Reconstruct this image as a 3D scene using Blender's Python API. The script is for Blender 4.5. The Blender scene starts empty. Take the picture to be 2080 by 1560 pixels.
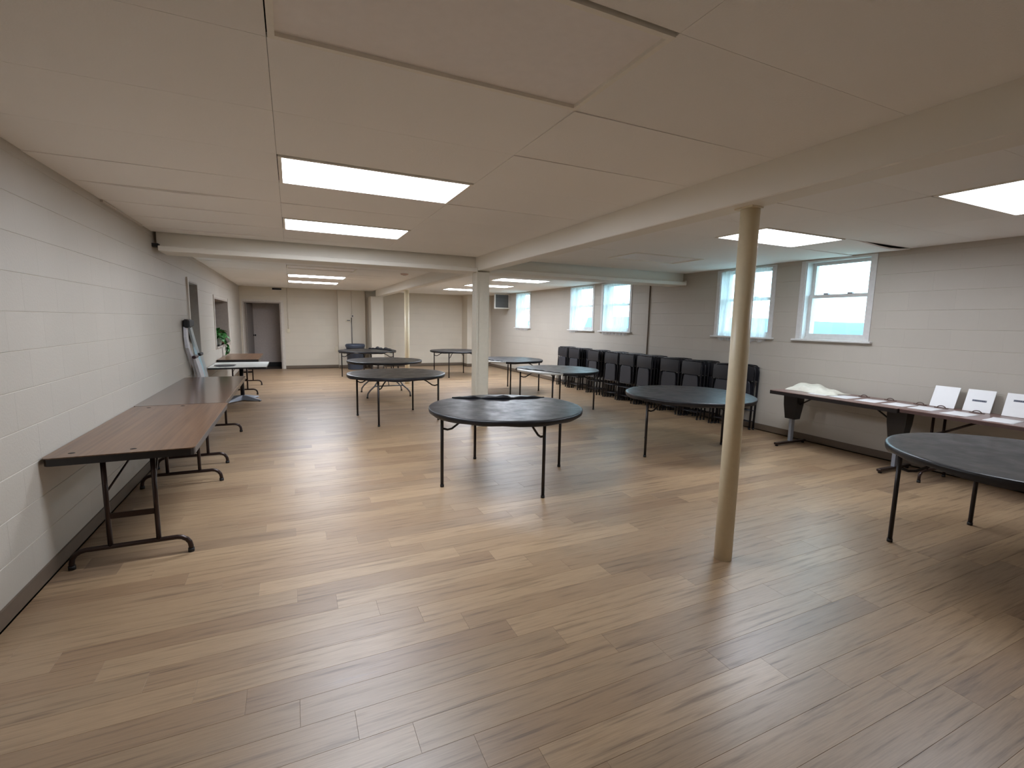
import bpy, math, random
from mathutils import Vector, Matrix
random.seed(7)
R = math.radians
scene = bpy.context.scene
col = scene.collection

# ---------------------------------------------------------------- camera
CAM = Vector((0.0, 0.0, 1.591))
FPX, PITCH, YAW, ROLL = 962.25, 0.1292, 0.4357, 0.0188
_r = Vector((math.cos(YAW), -math.sin(YAW), 0))
_f = Vector((math.sin(YAW)*math.cos(PITCH), math.cos(YAW)*math.cos(PITCH), -math.sin(PITCH)))
_u = _r.cross(_f)
_r2 = _r*math.cos(ROLL) + _u*math.sin(ROLL)
_u2 = _u*math.cos(ROLL) - _r*math.sin(ROLL)
cd = bpy.data.cameras.new('camera')
cd.sensor_fit = 'HORIZONTAL'; cd.sensor_width = 36.0
cd.lens = FPX/2080*36.0
cd.clip_start = 0.02; cd.clip_end = 500
cam = bpy.data.objects.new('camera', cd); col.objects.link(cam)
cam.matrix_world = Matrix(((_r2.x, _u2.x, -_f.x, CAM.x), (_r2.y, _u2.y, -_f.y, CAM.y), (_r2.z, _u2.z, -_f.z, CAM.z), (0, 0, 0, 1)))
scene.camera = cam
def depth_px(p):
    d = Vector(p) - CAM
    w = d.dot(_f)
    if w < 0.05: return None
    return 1040+FPX*d.dot(_r2)/w, 780-FPX*d.dot(_u2)/w, w

# ---------------------------------------------------------------- world, exposure
world = bpy.data.worlds.new('overcast_sky'); scene.world = world
world.use_nodes = True
bg = world.node_tree.nodes['Background']
bg.inputs['Color'].default_value = (0.56, 0.86, 1.0, 1)
bg.inputs['Strength'].default_value = 3.2
vs = scene.view_settings
vs.view_transform = 'Standard'; vs.look = 'None'; vs.gamma = 1.0; vs.use_curve_mapping = False
vs.exposure = 1.25
scene.cycles.max_bounces = 14; scene.cycles.diffuse_bounces = 9; scene.cycles.transparent_max_bounces = 16
LAMP = 10.8          # emission of the lit diffusers

# ---------------------------------------------------------------- materials
def lin(c):
    return tuple(((v/255)/12.92 if v/255 <= .04045 else ((v/255+.055)/1.055)**2.4) for v in c) + (1,)
MATS = {}
def nmat(name):
    m = bpy.data.materials.new(name); m.use_nodes = True
    MATS[name] = m
    nt = m.node_tree
    return m, nt, nt.nodes['Principled BSDF']
def mix_rgb(nt, fac, a, b, blend='MIX'):
    n = nt.nodes.new('ShaderNodeMix'); n.data_type = 'RGBA'; n.blend_type = blend
    for sock, v in ((0, fac), (6, a), (7, b)):
        if isinstance(v, (tuple, float, int)): n.inputs[sock].default_value = v
        else: nt.links.new(v, n.inputs[sock])
    return n.outputs[2]
def noise(nt, scale, detail=3, vec=None, rough=.5):
    n = nt.nodes.new('ShaderNodeTexNoise'); n.inputs['Scale'].default_value = scale
    n.inputs['Detail'].default_value = detail; n.inputs['Roughness'].default_value = rough
    if vec is not None: nt.links.new(vec, n.inputs['Vector'])
    return n.outputs[0]
def coords(nt, scale=(1, 1, 1), kind='pos'):
    if kind == 'pos': src = nt.nodes.new('ShaderNodeNewGeometry').outputs['Position']
    else: src = nt.nodes.new('ShaderNodeTexCoord').outputs['Object']
    m = nt.nodes.new('ShaderNodeMapping'); nt.links.new(src, m.inputs['Vector'])
    m.inputs['Scale'].default_value = scale
    return m.outputs[0]
def ramp(nt, fac, stops):
    r = nt.nodes.new('ShaderNodeValToRGB'); nt.links.new(fac, r.inputs[0])
    e = r.color_ramp.elements
    while len(e) < len(stops): e.new(0.5)
    for el, (p, c) in zip(e, stops): el.position = p; el.color = c
    return r.outputs[0]
def math_node(nt, op, a, b=0.0):
    n = nt.nodes.new('ShaderNodeMath'); n.operation = op
    for i, v in enumerate((a, b)):
        if isinstance(v, (float, int)): n.inputs[i].default_value = v
        else: nt.links.new(v, n.inputs[i])
    return n.outputs[0]
def bump(nt, b, height, strength=.2, dist=.01):
    n = nt.nodes.new('ShaderNodeBump'); n.inputs['Strength'].default_value = strength; n.inputs['Distance'].default_value = dist
    nt.links.new(height, n.inputs['Height']); nt.links.new(n.outputs[0], b.inputs['Normal'])
def rnd(nt):
    oi = nt.nodes.new('ShaderNodeObjectInfo').outputs['Random']
    isl = nt.nodes.new('ShaderNodeNewGeometry').outputs['Random Per Island']
    return math_node(nt, 'FRACT', math_node(nt, 'ADD', oi, isl))
def simple(name, c, rough=.5, metal=0.0, spec=.5, var=.06, nscale=25, bmp=0.0):
    m, nt, b = nmat(name)
    c = lin(c)
    n = noise(nt, nscale, 3, coords(nt, kind='obj'))
    dark = tuple(v*(1-var*2) for v in c[:3])+(1,); lite = tuple(min(1, v*(1+var*2)) for v in c[:3])+(1,)
    nt.links.new(mix_rgb(nt, n, dark, lite), b.inputs['Base Color'])
    b.inputs['Roughness'].default_value = rough; b.inputs['Metallic'].default_value = metal
    b.inputs['Specular IOR Level'].default_value = spec
    if bmp: bump(nt, b, n, bmp, .004)
    return m
def paint(name, c, c2, rough=.55, scale=1.2, fine=60, bmp=.25):
    m, nt, b = nmat(name)
    n = noise(nt, scale, 4, coords(nt))
    base = mix_rgb(nt, n, lin(c), lin(c2))
    v = math_node(nt, 'MULTIPLY_ADD', rnd(nt), .03)
    v.node.inputs[2].default_value = .985
    hsv = nt.nodes.new('ShaderNodeHueSaturation'); nt.links.new(base, hsv.inputs['Color']); nt.links.new(v, hsv.inputs['Value'])
    nt.links.new(hsv.outputs[0], b.inputs['Base Color'])
    b.inputs['Roughness'].default_value = rough
    bump(nt, b, noise(nt, fine, 5, coords(nt), .65), bmp, .006)
    return m
def wood_floor():
    m, nt, b = nmat('plank_wood')
    r = rnd(nt)
    tint = ramp(nt, r, [(0.0, lin((150, 122, 94))), (.25, lin((164, 136, 105))), (.45, lin((178, 150, 117))), (.65, lin((158, 132, 103))), (.85, lin((170, 142, 110))), (1.0, lin((144, 119, 94)))])
    pos = nt.nodes.new('ShaderNodeNewGeometry').outputs['Position']
    off = nt.nodes.new('ShaderNodeCombineXYZ')
    nt.links.new(math_node(nt, 'MULTIPLY', r, 37.0), off.inputs[0]); nt.links.new(math_node(nt, 'MULTIPLY', r, 91.0), off.inputs[1])
    add = nt.nodes.new('ShaderNodeVectorMath'); add.operation = 'ADD'
    nt.links.new(pos, add.inputs[0]); nt.links.new(off.outputs[0], add.inputs[1])
    mp = nt.nodes.new('ShaderNodeMapping'); nt.links.new(add.outputs[0], mp.inputs['Vector'])
    mp.inputs['Scale'].default_value = (.9, 17, 1)
    n1 = noise(nt, 2.2, 5, mp.outputs[0], .6)
    g1 = ramp(nt, n1, [(.30, (.50, .47, .45, 1)), (.46, (.95, .95, .95, 1)), (.60, (1.0, 1.0, 1.0, 1)), (.78, (.66, .63, .61, 1))])
    mp2 = nt.nodes.new('ShaderNodeMapping'); nt.links.new(add.outputs[0], mp2.inputs['Vector'])
    mp2.inputs['Scale'].default_value = (3, 90, 1)
    n2 = noise(nt, 2.0, 4, mp2.outputs[0], .6)
    g2 = ramp(nt, n2, [(.3, (.74, .73, .72, 1)), (.6, (1, 1, 1, 1))])
    c = mix_rgb(nt, 1.0, tint, g1, 'MULTIPLY')
    c = mix_rgb(nt, .8, c, g2, 'MULTIPLY')
    nt.links.new(c, b.inputs['Base Color'])
    rr = ramp(nt, n1, [(.3, (.42, .42, .42, 1)), (.7, (.34, .34, .34, 1))])
    nt.links.new(rr, b.inputs['Roughness'])
    b.inputs['Specular IOR Level'].default_value = .85
    bump(nt, b, n2, .06, .002)
    return m
def wood_top(name, a, c2, c3, rough=.22):
    m, nt, b = nmat(name)
    v = coords(nt, (17, .45, 1), 'obj')
    n = noise(nt, 2.2, 5, v, .6)
    nt.links.new(ramp(nt, n, [(.3, lin(a)), (.5, lin(c2)), (.72, lin(c3))]), b.inputs['Base Color'])
    b.inputs['Roughness'].default_value = rough
    return m
M_FLOOR = wood_floor()
M_SUB = simple('subfloor_dark', (50, 40, 32), .9)
M_WALL = paint('painted_block', (188, 181, 170), (178, 171, 160), .5)
M_WALLB = paint('painted_back_wall', (212, 203, 186), (203, 194, 178), .55, bmp=.15)
M_MORTAR = paint('painted_mortar', (198, 189, 176), (188, 179, 166), .6)
M_TILE = paint('ceiling_tile_board', (247, 245, 241), (243, 241, 237), .85, 2.0, 110, .3)
M_BEAM = paint('painted_beam', (240, 236, 226), (234, 230, 220), .6, 1.5, 30, .12)
M_PLENUM = simple('plenum_dark', (46, 40, 36), .95)
M_BASE = simple('vinyl_base_brown', (104, 90, 76), .5)
M_TRIMW = simple('trim_paint', (205, 198, 188), .45)
M_FRAME = simple('light_frame_cream', (244, 240, 230), .6, var=.02)
M_WINF = simple('window_paint_white', (214, 212, 210), .35)
M_CREAM = simple('pole_cream', (226, 214, 184), .38, var=.03)
M_COLW = simple('column_offwhite', (214, 207, 190), .5, var=.03)
M_STEEL = simple('leg_dark_steel', (50, 46, 46), .35, .6)
M_BROWNSTEEL = simple('leg_brown_steel', (52, 38, 34), .28, .4)
M_GREYSTEEL = simple('leg_grey_steel', (112, 112, 114), .4, .5)
M_RUBBER = simple('rubber_black', (22, 21, 22), .6)
M_TABLEW = simple('plastic_tabletop', (214, 214, 210), .4)
M_BLKEDGE = simple('edge_black', (28, 24, 24), .3)
M_WHITE = simple('laminate_white', (226, 230, 226), .3, var=.02)
M_ALU = simple('brushed_grey_base', (150, 155, 165), .4, .3)
M_PAPER = simple('paper_white', (240, 240, 242), .6, var=.01)
M_CARD = simple('card_white', (240, 240, 240), .5, var=.01)
M_STRIP = simple('printed_strip_grey', (112, 116, 128), .6)
M_STRIPD = simple('printed_strip_dark', (70, 74, 88), .6)
M_CLOTH = simple('cloth_cream', (222, 220, 206), .9, bmp=.2)
M_BRN = simple('stand_brown', (92, 74, 66), .5)
M_PAD = simple('chair_pad', (46, 46, 52), .55, bmp=.1)
M_BACKP = simple('chair_back', (29, 28, 33), .5)
M_CHF = simple('chair_frame_black', (26, 25, 29), .35, .3)
M_BOLT = simple('bolt_bright', (190, 190, 185), .3, .8)
M_TRASH = simple('bin_slate', (72, 80, 96), .5)
M_TRASHLID = simple('bin_lid', (58, 66, 82), .45)
M_DOOR = simple('door_grey', (140, 132, 126), .5)
M_HALL = simple('hall_grey', (190, 180, 174), .8)
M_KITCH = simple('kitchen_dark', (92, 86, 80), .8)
M_JAMB = simple('jamb_grey', (164, 153, 143), .6)
M_BLACK = simple('matte_black', (18, 18, 20), .6)
M_GRILLE = simple('grille_grey', (122, 122, 120), .6)
M_GREYPL = simple('plastic_pale_grey', (206, 207, 214), .35)
M_GREYPL2 = simple('plastic_grey_green', (168, 178, 182), .4)
M_LEAF = simple('leaf_green', (52, 112, 48), .45, var=.15, nscale=8)
M_POT = simple('pot_white', (196, 200, 188), .5)
M_CARDB = simple('cardboard', (120, 88, 66), .8)
M_BLUE = simple('bottle_blue', (44, 46, 84), .3)
M_IVORY = simple('plate_ivory', (216, 208, 184), .4)
M_BROWN1 = wood_top('tabletop_walnut', (84, 60, 44), (110, 82, 61), (128, 98, 73), .28)
M_BROWN2 = wood_top('tabletop_dark_walnut', (84, 64, 53), (96, 74, 61), (105, 82, 68), .16)
M_BROWN3 = wood_top('tabletop_mauve_brown', (116, 90, 84), (128, 101, 94), (136, 108, 100), .3)
M_HILL = simple('far_ridge_blue', (84, 104, 136), .9, nscale=.05)
M_GROUND = simple('outdoor_ground', (120, 130, 120), .9, nscale=.2)
def cover_mat():
    m, nt, b = nmat('vinyl_cover_black')
    n = noise(nt, 7, 5, coords(nt), .6)
    nt.links.new(ramp(nt, n, [(.3, lin((22, 22, 25))), (.7, lin((36, 36, 40)))]), b.inputs['Base Color'])
    nt.links.new(ramp(nt, n, [(.35, (.30, .30, .30, 1)), (.7, (.46, .46, .46, 1))]), b.inputs['Roughness'])
    b.inputs['Specular IOR Level'].default_value = .42
    bump(nt, b, noise(nt, 5, 4, coords(nt, (1, 2.2, 1)), .55), .22, .012)
    return m
M_COVER = cover_mat()
def emit_mat(name, c, s):
    m, nt, b = nmat(name)
    n = noise(nt, 3, 2, coords(nt, kind='obj'))
    nt.links.new(mix_rgb(nt, n, c, tuple(v*.97 for v in c[:3])+(1,)), b.inputs['Emission Color'])
    b.inputs['Emission Strength'].default_value = s
    b.inputs['Base Color'].default_value = (.8, .8, .8, 1); b.inputs['Roughness'].default_value = .5
    return m
M_LIT = {f: emit_mat('diffuser_lit', (.92, .985, 1.10, 1), LAMP*f) for f in (.45, .85, .9, 1.0, 1.15)}   # output picked per fixture so the near right renders darker
M_UNLIT = simple('diffuser_unlit', (244, 240, 238), .5, var=.02)
def glass_mat():
    m = bpy.data.materials.new('window_glass'); m.use_nodes = True; nt = m.node_tree
    nt.nodes.clear()
    o = nt.nodes.new('ShaderNodeOutputMaterial'); mx = nt.nodes.new('ShaderNodeMixShader')
    t = nt.nodes.new('ShaderNodeBsdfTransparent'); g = nt.nodes.new('ShaderNodeBsdfGlossy'); g.inputs['Roughness'].default_value = .03
    t.inputs[0].default_value = (.94, .98, 1, 1)
    mx.inputs[0].default_value = .05; nt.links.new(t.outputs[0], mx.inputs[1]); nt.links.new(g.outputs[0], mx.inputs[2])
    nt.links.new(mx.outputs[0], o.inputs[0])
    return m
M_GLASS = glass_mat()
def sheer_mat():
    m = bpy.data.materials.new('sheer_voile'); m.use_nodes = True; nt = m.node_tree
    nt.nodes.clear()
    o = nt.nodes.new('ShaderNodeOutputMaterial'); mx = nt.nodes.new('ShaderNodeMixShader'); mx2 = nt.nodes.new('ShaderNodeMixShader')
    t = nt.nodes.new('ShaderNodeBsdfTransparent'); d = nt.nodes.new('ShaderNodeBsdfDiffuse'); tl = nt.nodes.new('ShaderNodeBsdfTranslucent')
    for s in (d, tl): s.inputs[0].default_value = (.90, .92, .94, 1)
    mx2.inputs[0].default_value = .6
    nt.links.new(d.outputs[0], mx2.inputs[1]); nt.links.new(tl.outputs[0], mx2.inputs[2])
    n = noise(nt, 18, 2, coords(nt, (1, 6, .4)))
    f = ramp(nt, n, [(.3, (.5, .5, .5, 1)), (.7, (.72, .72, .72, 1))])
    nt.links.new(f, mx.inputs[0]); nt.links.new(t.outputs[0], mx.inputs[1]); nt.links.new(mx2.outputs[0], mx.inputs[2])
    nt.links.new(mx.outputs[0], o.inputs[0])
    return m
M_SHEER = sheer_mat()

# ---------------------------------------------------------------- mesh helpers
class MB:
    def __init__(s): s.v = []; s.f = []; s.sm = []
    def add(s, vs_, fs, smooth=False):
        o = len(s.v); s.v += [tuple(p) for p in vs_]; s.f += [tuple(i+o for i in f) for f in fs]; s.sm += [smooth]*len(fs); return s
    def box(s, x0, x1, y0, y1, z0, z1):
        v = [(x, y, z) for z in (z0, z1) for y in (y0, y1) for x in (x0, x1)]
        return s.add(v, [(0, 2, 3, 1), (4, 5, 7, 6), (0, 1, 5, 4), (2, 6, 7, 3), (0, 4, 6, 2), (1, 3, 7, 5)])
    def bbox(s, x0, x1, y0, y1, z0, z1, b=.004):     # bevelled box
        return s.prism(rrect(x0, x1, y0, y1, b, 1), z0, z1, b)
    def prism(s, poly, z0, z1, b=0.0, M=None):       # polygon in xy extruded in z with bevelled top and bottom
        n = len(poly)
        cx = sum(p[0] for p in poly)/n; cy = sum(p[1] for p in poly)/n
        w = max(p[0] for p in poly)-min(p[0] for p in poly); h = max(p[1] for p in poly)-min(p[1] for p in poly)
        def ins(d): return [(cx+(p[0]-cx)*(1-2*d/w), cy+(p[1]-cy)*(1-2*d/h)) for p in poly]
        rings = [(poly, z0), (poly, z1)] if b == 0 else [(ins(b), z0), (poly, z0+b), (poly, z1-b), (ins(b), z1)]
        v = [(x, y, z) for q, z in rings for x, y in q]
        if M is not None: v = [tuple(M @ Vector(p)) for p in v]
        f = [tuple(reversed(range(n))), tuple(range(n*(len(rings)-1), n*len(rings)))]
        for k in range(len(rings)-1):
            for i in range(n):
                j = (i+1) % n
                f.append((k*n+i, k*n+j, (k+1)*n+j, (k+1)*n+i))
        return s.add(v, f)
    def tube(s, pts, r, seg=8, cap=True):
        pts = [Vector(p) for p in pts]; n = len(pts)
        rs = r if isinstance(r, (list, tuple)) else [r]*n
        v = []; prev = None
        for i, p in enumerate(pts):
            d = (pts[min(i+1, n-1)]-pts[max(i-1, 0)]).normalized()
            if prev is None:
                a = Vector((0, 0, 1)) if abs(d.z) < .9 else Vector((1, 0, 0))
                x = d.cross(a).normalized()
            else:
                x = (prev - d*prev.dot(d)).normalized()
            prev = x; y = d.cross(x)
            for k in range(seg):
                t = 2*math.pi*k/seg
                v.append(tuple(p + (x*math.cos(t)+y*math.sin(t))*rs[i]))
        f = []
        for i in range(n-1):
            for k in range(seg):
                k2 = (k+1) % seg
                f.append((i*seg+k, i*seg+k2, (i+1)*seg+k2, (i+1)*seg+k))
        s.add(v, f, True)
        if cap:
            o = len(s.v)-len(v)
            s.f += [tuple(o+k for k in reversed(range(seg))), tuple(o+(n-1)*seg+k for k in range(seg))]; s.sm += [False, False]
        return s
    def lathe(s, prof, seg=32, c=(0, 0, 0)):
        v = []; n = len(prof)
        for r_, z in prof:
            for k in range(seg):
                t = 2*math.pi*k/seg; v.append((c[0]+r_*math.cos(t), c[1]+r_*math.sin(t), c[2]+z))
        f = []
        for i in range(n-1):
            for k in range(seg):
                k2 = (k+1) % seg; f.append((i*seg+k, i*seg+k2, (i+1)*seg+k2, (i+1)*seg+k))
        s.add(v, f, True)
        o = len(s.v)-len(v)
        if prof[0][0] > 1e-4: s.f.append(tuple(o+k for k in reversed(range(seg)))); s.sm.append(False)
        if prof[-1][0] > 1e-4: s.f.append(tuple(o+(n-1)*seg+k for k in range(seg))); s.sm.append(False)
        return s
    def grid(s, fn, nu, nv, smooth=True):
        v = [fn(i/nu, j/nv) for j in range(nv+1) for i in range(nu+1)]
        f = [(j*(nu+1)+i, j*(nu+1)+i+1, (j+1)*(nu+1)+i+1, (j+1)*(nu+1)+i) for j in range(nv) for i in range(nu)]
        return s.add(v, f, smooth)
    def mesh(s, name, mat):
        me = bpy.data.meshes.new(name); me.from_pydata(s.v, [], s.f)
        me.polygons.foreach_set('use_smooth', s.sm)
        me.materials.append(mat); me.update()
        return me
    def build(s, name, mat, parent=None, kind=None):
        return link(name, s.mesh(name, mat), parent, kind)
def link(name, me, parent=None, kind=None, loc=None, rz=None):
    o = bpy.data.objects.new(name, me); col.objects.link(o)
    if parent is not None: o.parent = parent
    if kind: o['kind'] = kind
    if loc is not None: o.location = loc
    if rz is not None: o.rotation_euler.z = rz
    return o
def rrect(x0, x1, y0, y1, r, seg=3):
    out = []
    for cx, cy, a in ((x1-r, y1-r, 0), (x0+r, y1-r, 90), (x0+r, y0+r, 180), (x1-r, y0+r, 270)):
        for k in range(seg+1):
            t = R(a+90*k/seg); out.append((cx+r*math.cos(t), cy+r*math.sin(t)))
    return out
def tag(o, label, cat, group=None):
    o['label'] = label; o['category'] = cat
    if group: o['group'] = group
    return o
def thing(name, label, cat, loc=(0, 0, 0), rz=0, group=None):
    o = bpy.data.objects.new(name, None); col.objects.link(o)
    o.empty_display_size = .1; o.location = loc; o.rotation_euler.z = rz
    return tag(o, label, cat, group)
def copy_tree(o, parent=None):
    c = o.copy(); col.objects.link(c); c.parent = parent
    for ch in list(o.children): copy_tree(ch, c)
    return c

# ---------------------------------------------------------------- room dimensions
XL, XR, YF, YB, ZC = -1.385, 6.57, -1.6, 16.57, 2.531
XB0, XB1, ZB = 2.505, 2.69, 2.3335
WT = .30
# ---------------------------------------------------------------- floor
floor = MB().box(XL-.02, XR+.02, YF, YB+.02, -.05, -.006).build('floor', M_SUB, kind='structure')
PW, PL = .1515, 1.22
plank_meshes = {}
def plank_mb(L, W, mb=None, ox=0, oy=0):
    mb = mb or MB()
    g = .0002; c = .0007
    x0, x1, y0, y1 = ox+g, ox+L-g, oy+g, oy+W-g
    v = [(x0, y0, -.006), (x1, y0, -.006), (x1, y1, -.006), (x0, y1, -.006), (x0, y0, -c), (x1, y0, -c), (x1, y1, -c), (x0, y1, -c),
         (x0+c, y0+c, 0), (x1-c, y0+c, 0), (x1-c, y1-c, 0), (x0+c, y1-c, 0)]
    f = [(8, 9, 10, 11)] + [(i, (i+1) % 4, (i+1) % 4+4, i+4) for i in range(4)] + [(i+4, (i+1) % 4+4, (i+1) % 4+8, i+8) for i in range(4)]
    return mb.add(v, f)
cells = []
k0 = int((YF-1.70)/PW)-1
for k in range(k0, int((YB-1.70)/PW)+2):
    y0 = 1.70+k*PW; y1 = min(y0+PW, YB); y0 = max(y0, YF)
    if y1-y0 < .01: continue
    xs = .178 - .2033*k
    xs -= math.floor((xs-XL)/PL)*PL + PL
    while xs < XR:
        a, b_ = max(xs, XL), min(xs+PL, XR)
        if b_-a > .01: cells.append((a, b_, y0, y1))
        xs += PL
def seen_size(c):
    p = depth_px(((c[0]+c[1])/2, (c[2]+c[3])/2, 0))
    best = 0
    for fx in (.02, .25, .5, .75, .98):
        p = depth_px((c[0]+(c[1]-c[0])*fx, (c[2]+c[3])/2, 0))
        if p and 0 <= p[0] <= 2080 and 0 <= p[1] <= 1560: best = max(best, (c[1]-c[0])/p[2]**2)
    return best
cells.sort(key=seen_size, reverse=True)
for a, b_, y0, y1 in cells[:300]:
    key = (round(b_-a, 4), round(y1-y0, 4))
    if key not in plank_meshes: plank_meshes[key] = plank_mb(*key).mesh('plank', M_FLOOR)
    link('plank', plank_meshes[key], floor, loc=(a, y0, 0))
mb = MB()
for a, b_, y0, y1 in cells[300:]: plank_mb(b_-a, y1-y0, mb, a, y0)
mb.build('plank_field', M_FLOOR, floor, kind='stuff')

# ---------------------------------------------------------------- block walls
CH, CL, Z0 = .2175, .435, 1.599-7*.2175
def clip_rects(rect, holes):
    out = [rect]
    for h in holes:
        nxt = []
        for (a, b_, c, d) in out:
            ha, hb, hc, hd = max(a, h[0]), min(b_, h[1]), max(c, h[2]), min(d, h[3])
            if ha >= hb or hc >= hd: nxt.append((a, b_, c, d)); continue
            if a < ha: nxt.append((a, ha, c, d))
            if hb < b_: nxt.append((hb, b_, c, d))
            if c < hc: nxt.append((ha, hb, c, hc))
            if hd < d: nxt.append((ha, hb, hd, d))
        out = nxt
    return [q for q in out if q[1]-q[0] > .02 and q[3]-q[2] > .02]
# local frame of a block: u along wall, w up, front at n=0, back at n=-.012
def block_mb(L, H, mb=None, ou=0, ow=0, P=None):
    mb = mb or MB()
    g, c, d = .0016, .0022, .004
    u0, u1, w0, w1 = ou, ou+L, ow+g, ow+H-g
    q = [(u0, w0, -d), (u1, w0, -d), (u1, w1, -d), (u0, w1, -d), (u0, w0, -c), (u1, w0, -c), (u1, w1, -c), (u0, w1, -c),
         (u0+.0003, w0+c, 0), (u1-.0003, w0+c, 0), (u1-.0003, w1-c, 0), (u0+.0003, w1-c, 0)]
    f = [(8, 9, 10, 11)] + [(i, (i+1) % 4, (i+1) % 4+4, i+4) for i in range(4)] + [(i+4, (i+1) % 4+4, (i+1) % 4+8, i+8) for i in range(4)]
    return mb.add([P(*p) for p in q], f)
def block_wall(root, mat, u_range, holes, P, P0, limit, vis=True):
    rects = []
    n = 0; w = Z0-CH
    row = 0
    while w < ZC+.03:
        a, b_ = max(w, 0), min(w+CH, ZC+.03)
        if b_-a > .02:
            u = u_range[0] - (CL/2 if row % 2 else 0)
            while u < u_range[1]:
                r0 = (max(u, u_range[0]), min(u+CL, u_range[1]), a, b_)
                if r0[1]-r0[0] > .02: rects += clip_rects(r0, holes)
                u += CL
        w += CH; row += 1
    def size(q):
        p = depth_px(P0((q[0]+q[1])/2, (q[2]+q[3])/2, 0))
        if not p or not (-60 < p[0] < 2140 and -40 < p[1] < 1600): return 0
        return (q[1]-q[0])*(q[3]-q[2])/p[2]**2
    rects.sort(key=size, reverse=True)
    cache = {}
    for q in rects[:limit]:
        key = (round(q[1]-q[0], 3), round(q[3]-q[2], 3))
        if key not in cache: cache[key] = block_mb(key[0], key[1], P=P).mesh('block', mat)
        link('block', cache[key], root, loc=P0(q[0], q[2], 0))
    mb = MB()
    for q in rects[limit:]:
        block_mb(q[1]-q[0], q[3]-q[2], mb, q[0], q[2], P0)
    if mb.v: mb.build('block_field', mat, root, kind='stuff')
def wall_mesh(name, u_range, zr, holes, box, mat):
    mb = MB()
    for q in clip_rects((u_range[0], u_range[1], zr[0], zr[1]), holes): box(mb, *q)
    return mb.build(name, mat, kind='structure')
ZT = 2.74
# left wall
HL = [(8.56, 9.42, -.1, 2.125), (11.17, 13.50, .985, 1.985)]
wall_left = wall_mesh('wall_left', (YF, YB+.3), (-.05, ZT), HL, lambda m, a, b_, c, d: m.box(XL-WT, XL-.0032, a, b_, c, d), M_MORTAR)
block_wall(wall_left, M_WALL, (1.5, YB), HL, lambda u, w, n: (n, u, w), lambda u, w, n: (XL+n, u, w), 300)
# right wall
WIN = [(3.58, 4.44), (4.92, 5.90), (8.22, 9.22), (9.60, 10.58), (12.92, 13.86)]
WZ0, WZ1 = 1.44, 2.515
HR = [(a, b_, WZ0, WZ1) for a, b_ in WIN]
wall_right = wall_mesh('wall_right', (YF, YB+.3), (-.05, ZT), HR, lambda m, a, b_, c, d: m.box(XR+.0032, XR+WT, a, b_, c, d), M_MORTAR)
block_wall(wall_right, M_WALL, (1.2, YB), HR, lambda u, w, n: (-n, u, w), lambda u, w, n: (XR-n, u, w), 300)
# back wall with doorway
DX0, DX1, DZ = -1.30, -.27, 2.08
wall_back = wall_mesh('wall_back', (XL-WT, XR+WT), (-.05, ZT), [(DX0, DX1, -.1, DZ)], lambda m, a, b_, c, d: m.box(a, b_, YB+.0032, YB+.2, c, d), M_MORTAR)
block_wall(wall_back, M_WALLB, (XL, XR), [(DX0, DX1, -.1, DZ)], lambda u, w, n: (u, -n, w), lambda u, w, n: (u, YB-n, w), 0)
wall_front = MB().box(XL-WT, XR+WT, YF-.2, YF, -.05, ZT).build('wall_front', M_WALL, kind='structure')
# pilasters on the back wall
for i, (x0, x1, y0) in enumerate(((1.385, 2.24, 16.40), (2.34, 2.735, 15.82), (5.66, XR, 16.0))):
    MB().bbox(x0, x1, y0, YB, 0, ZC+.02 if i != 1 else 2.335, .006).build('pilaster', M_WALLB, wall_back)
# baseboards
BH, BT = .10, .012
def baseboard(name, rects):
    mb = MB()
    for r_ in rects: mb.box(*r_, 0, BH).box(*[v for v in (r_[0]-0, r_[1]+0, r_[2], r_[3])], 0, .012)
    return mb.build(name, M_BASE, kind='structure')
baseboard('baseboard_left', [(XL, XL+BT, YF, 8.56), (XL, XL+BT, 9.42, YB)])
baseboard('baseboard_right', [(XR-BT, XR, YF, 16.0)])
baseboard('baseboard_back', [(DX1+.06, 1.385, YB-BT, YB), (1.385, 2.24, 16.40-BT, 16.40), (2.34, 2.735, 15.82-BT, 15.82), (2.34-BT, 2.34, 15.82, YB), (2.735, 5.66, YB-BT, YB), (5.66-BT, 5.66, 16.0-BT, YB), (5.66, XR-BT, 16.0-BT, 16.0)])

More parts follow.
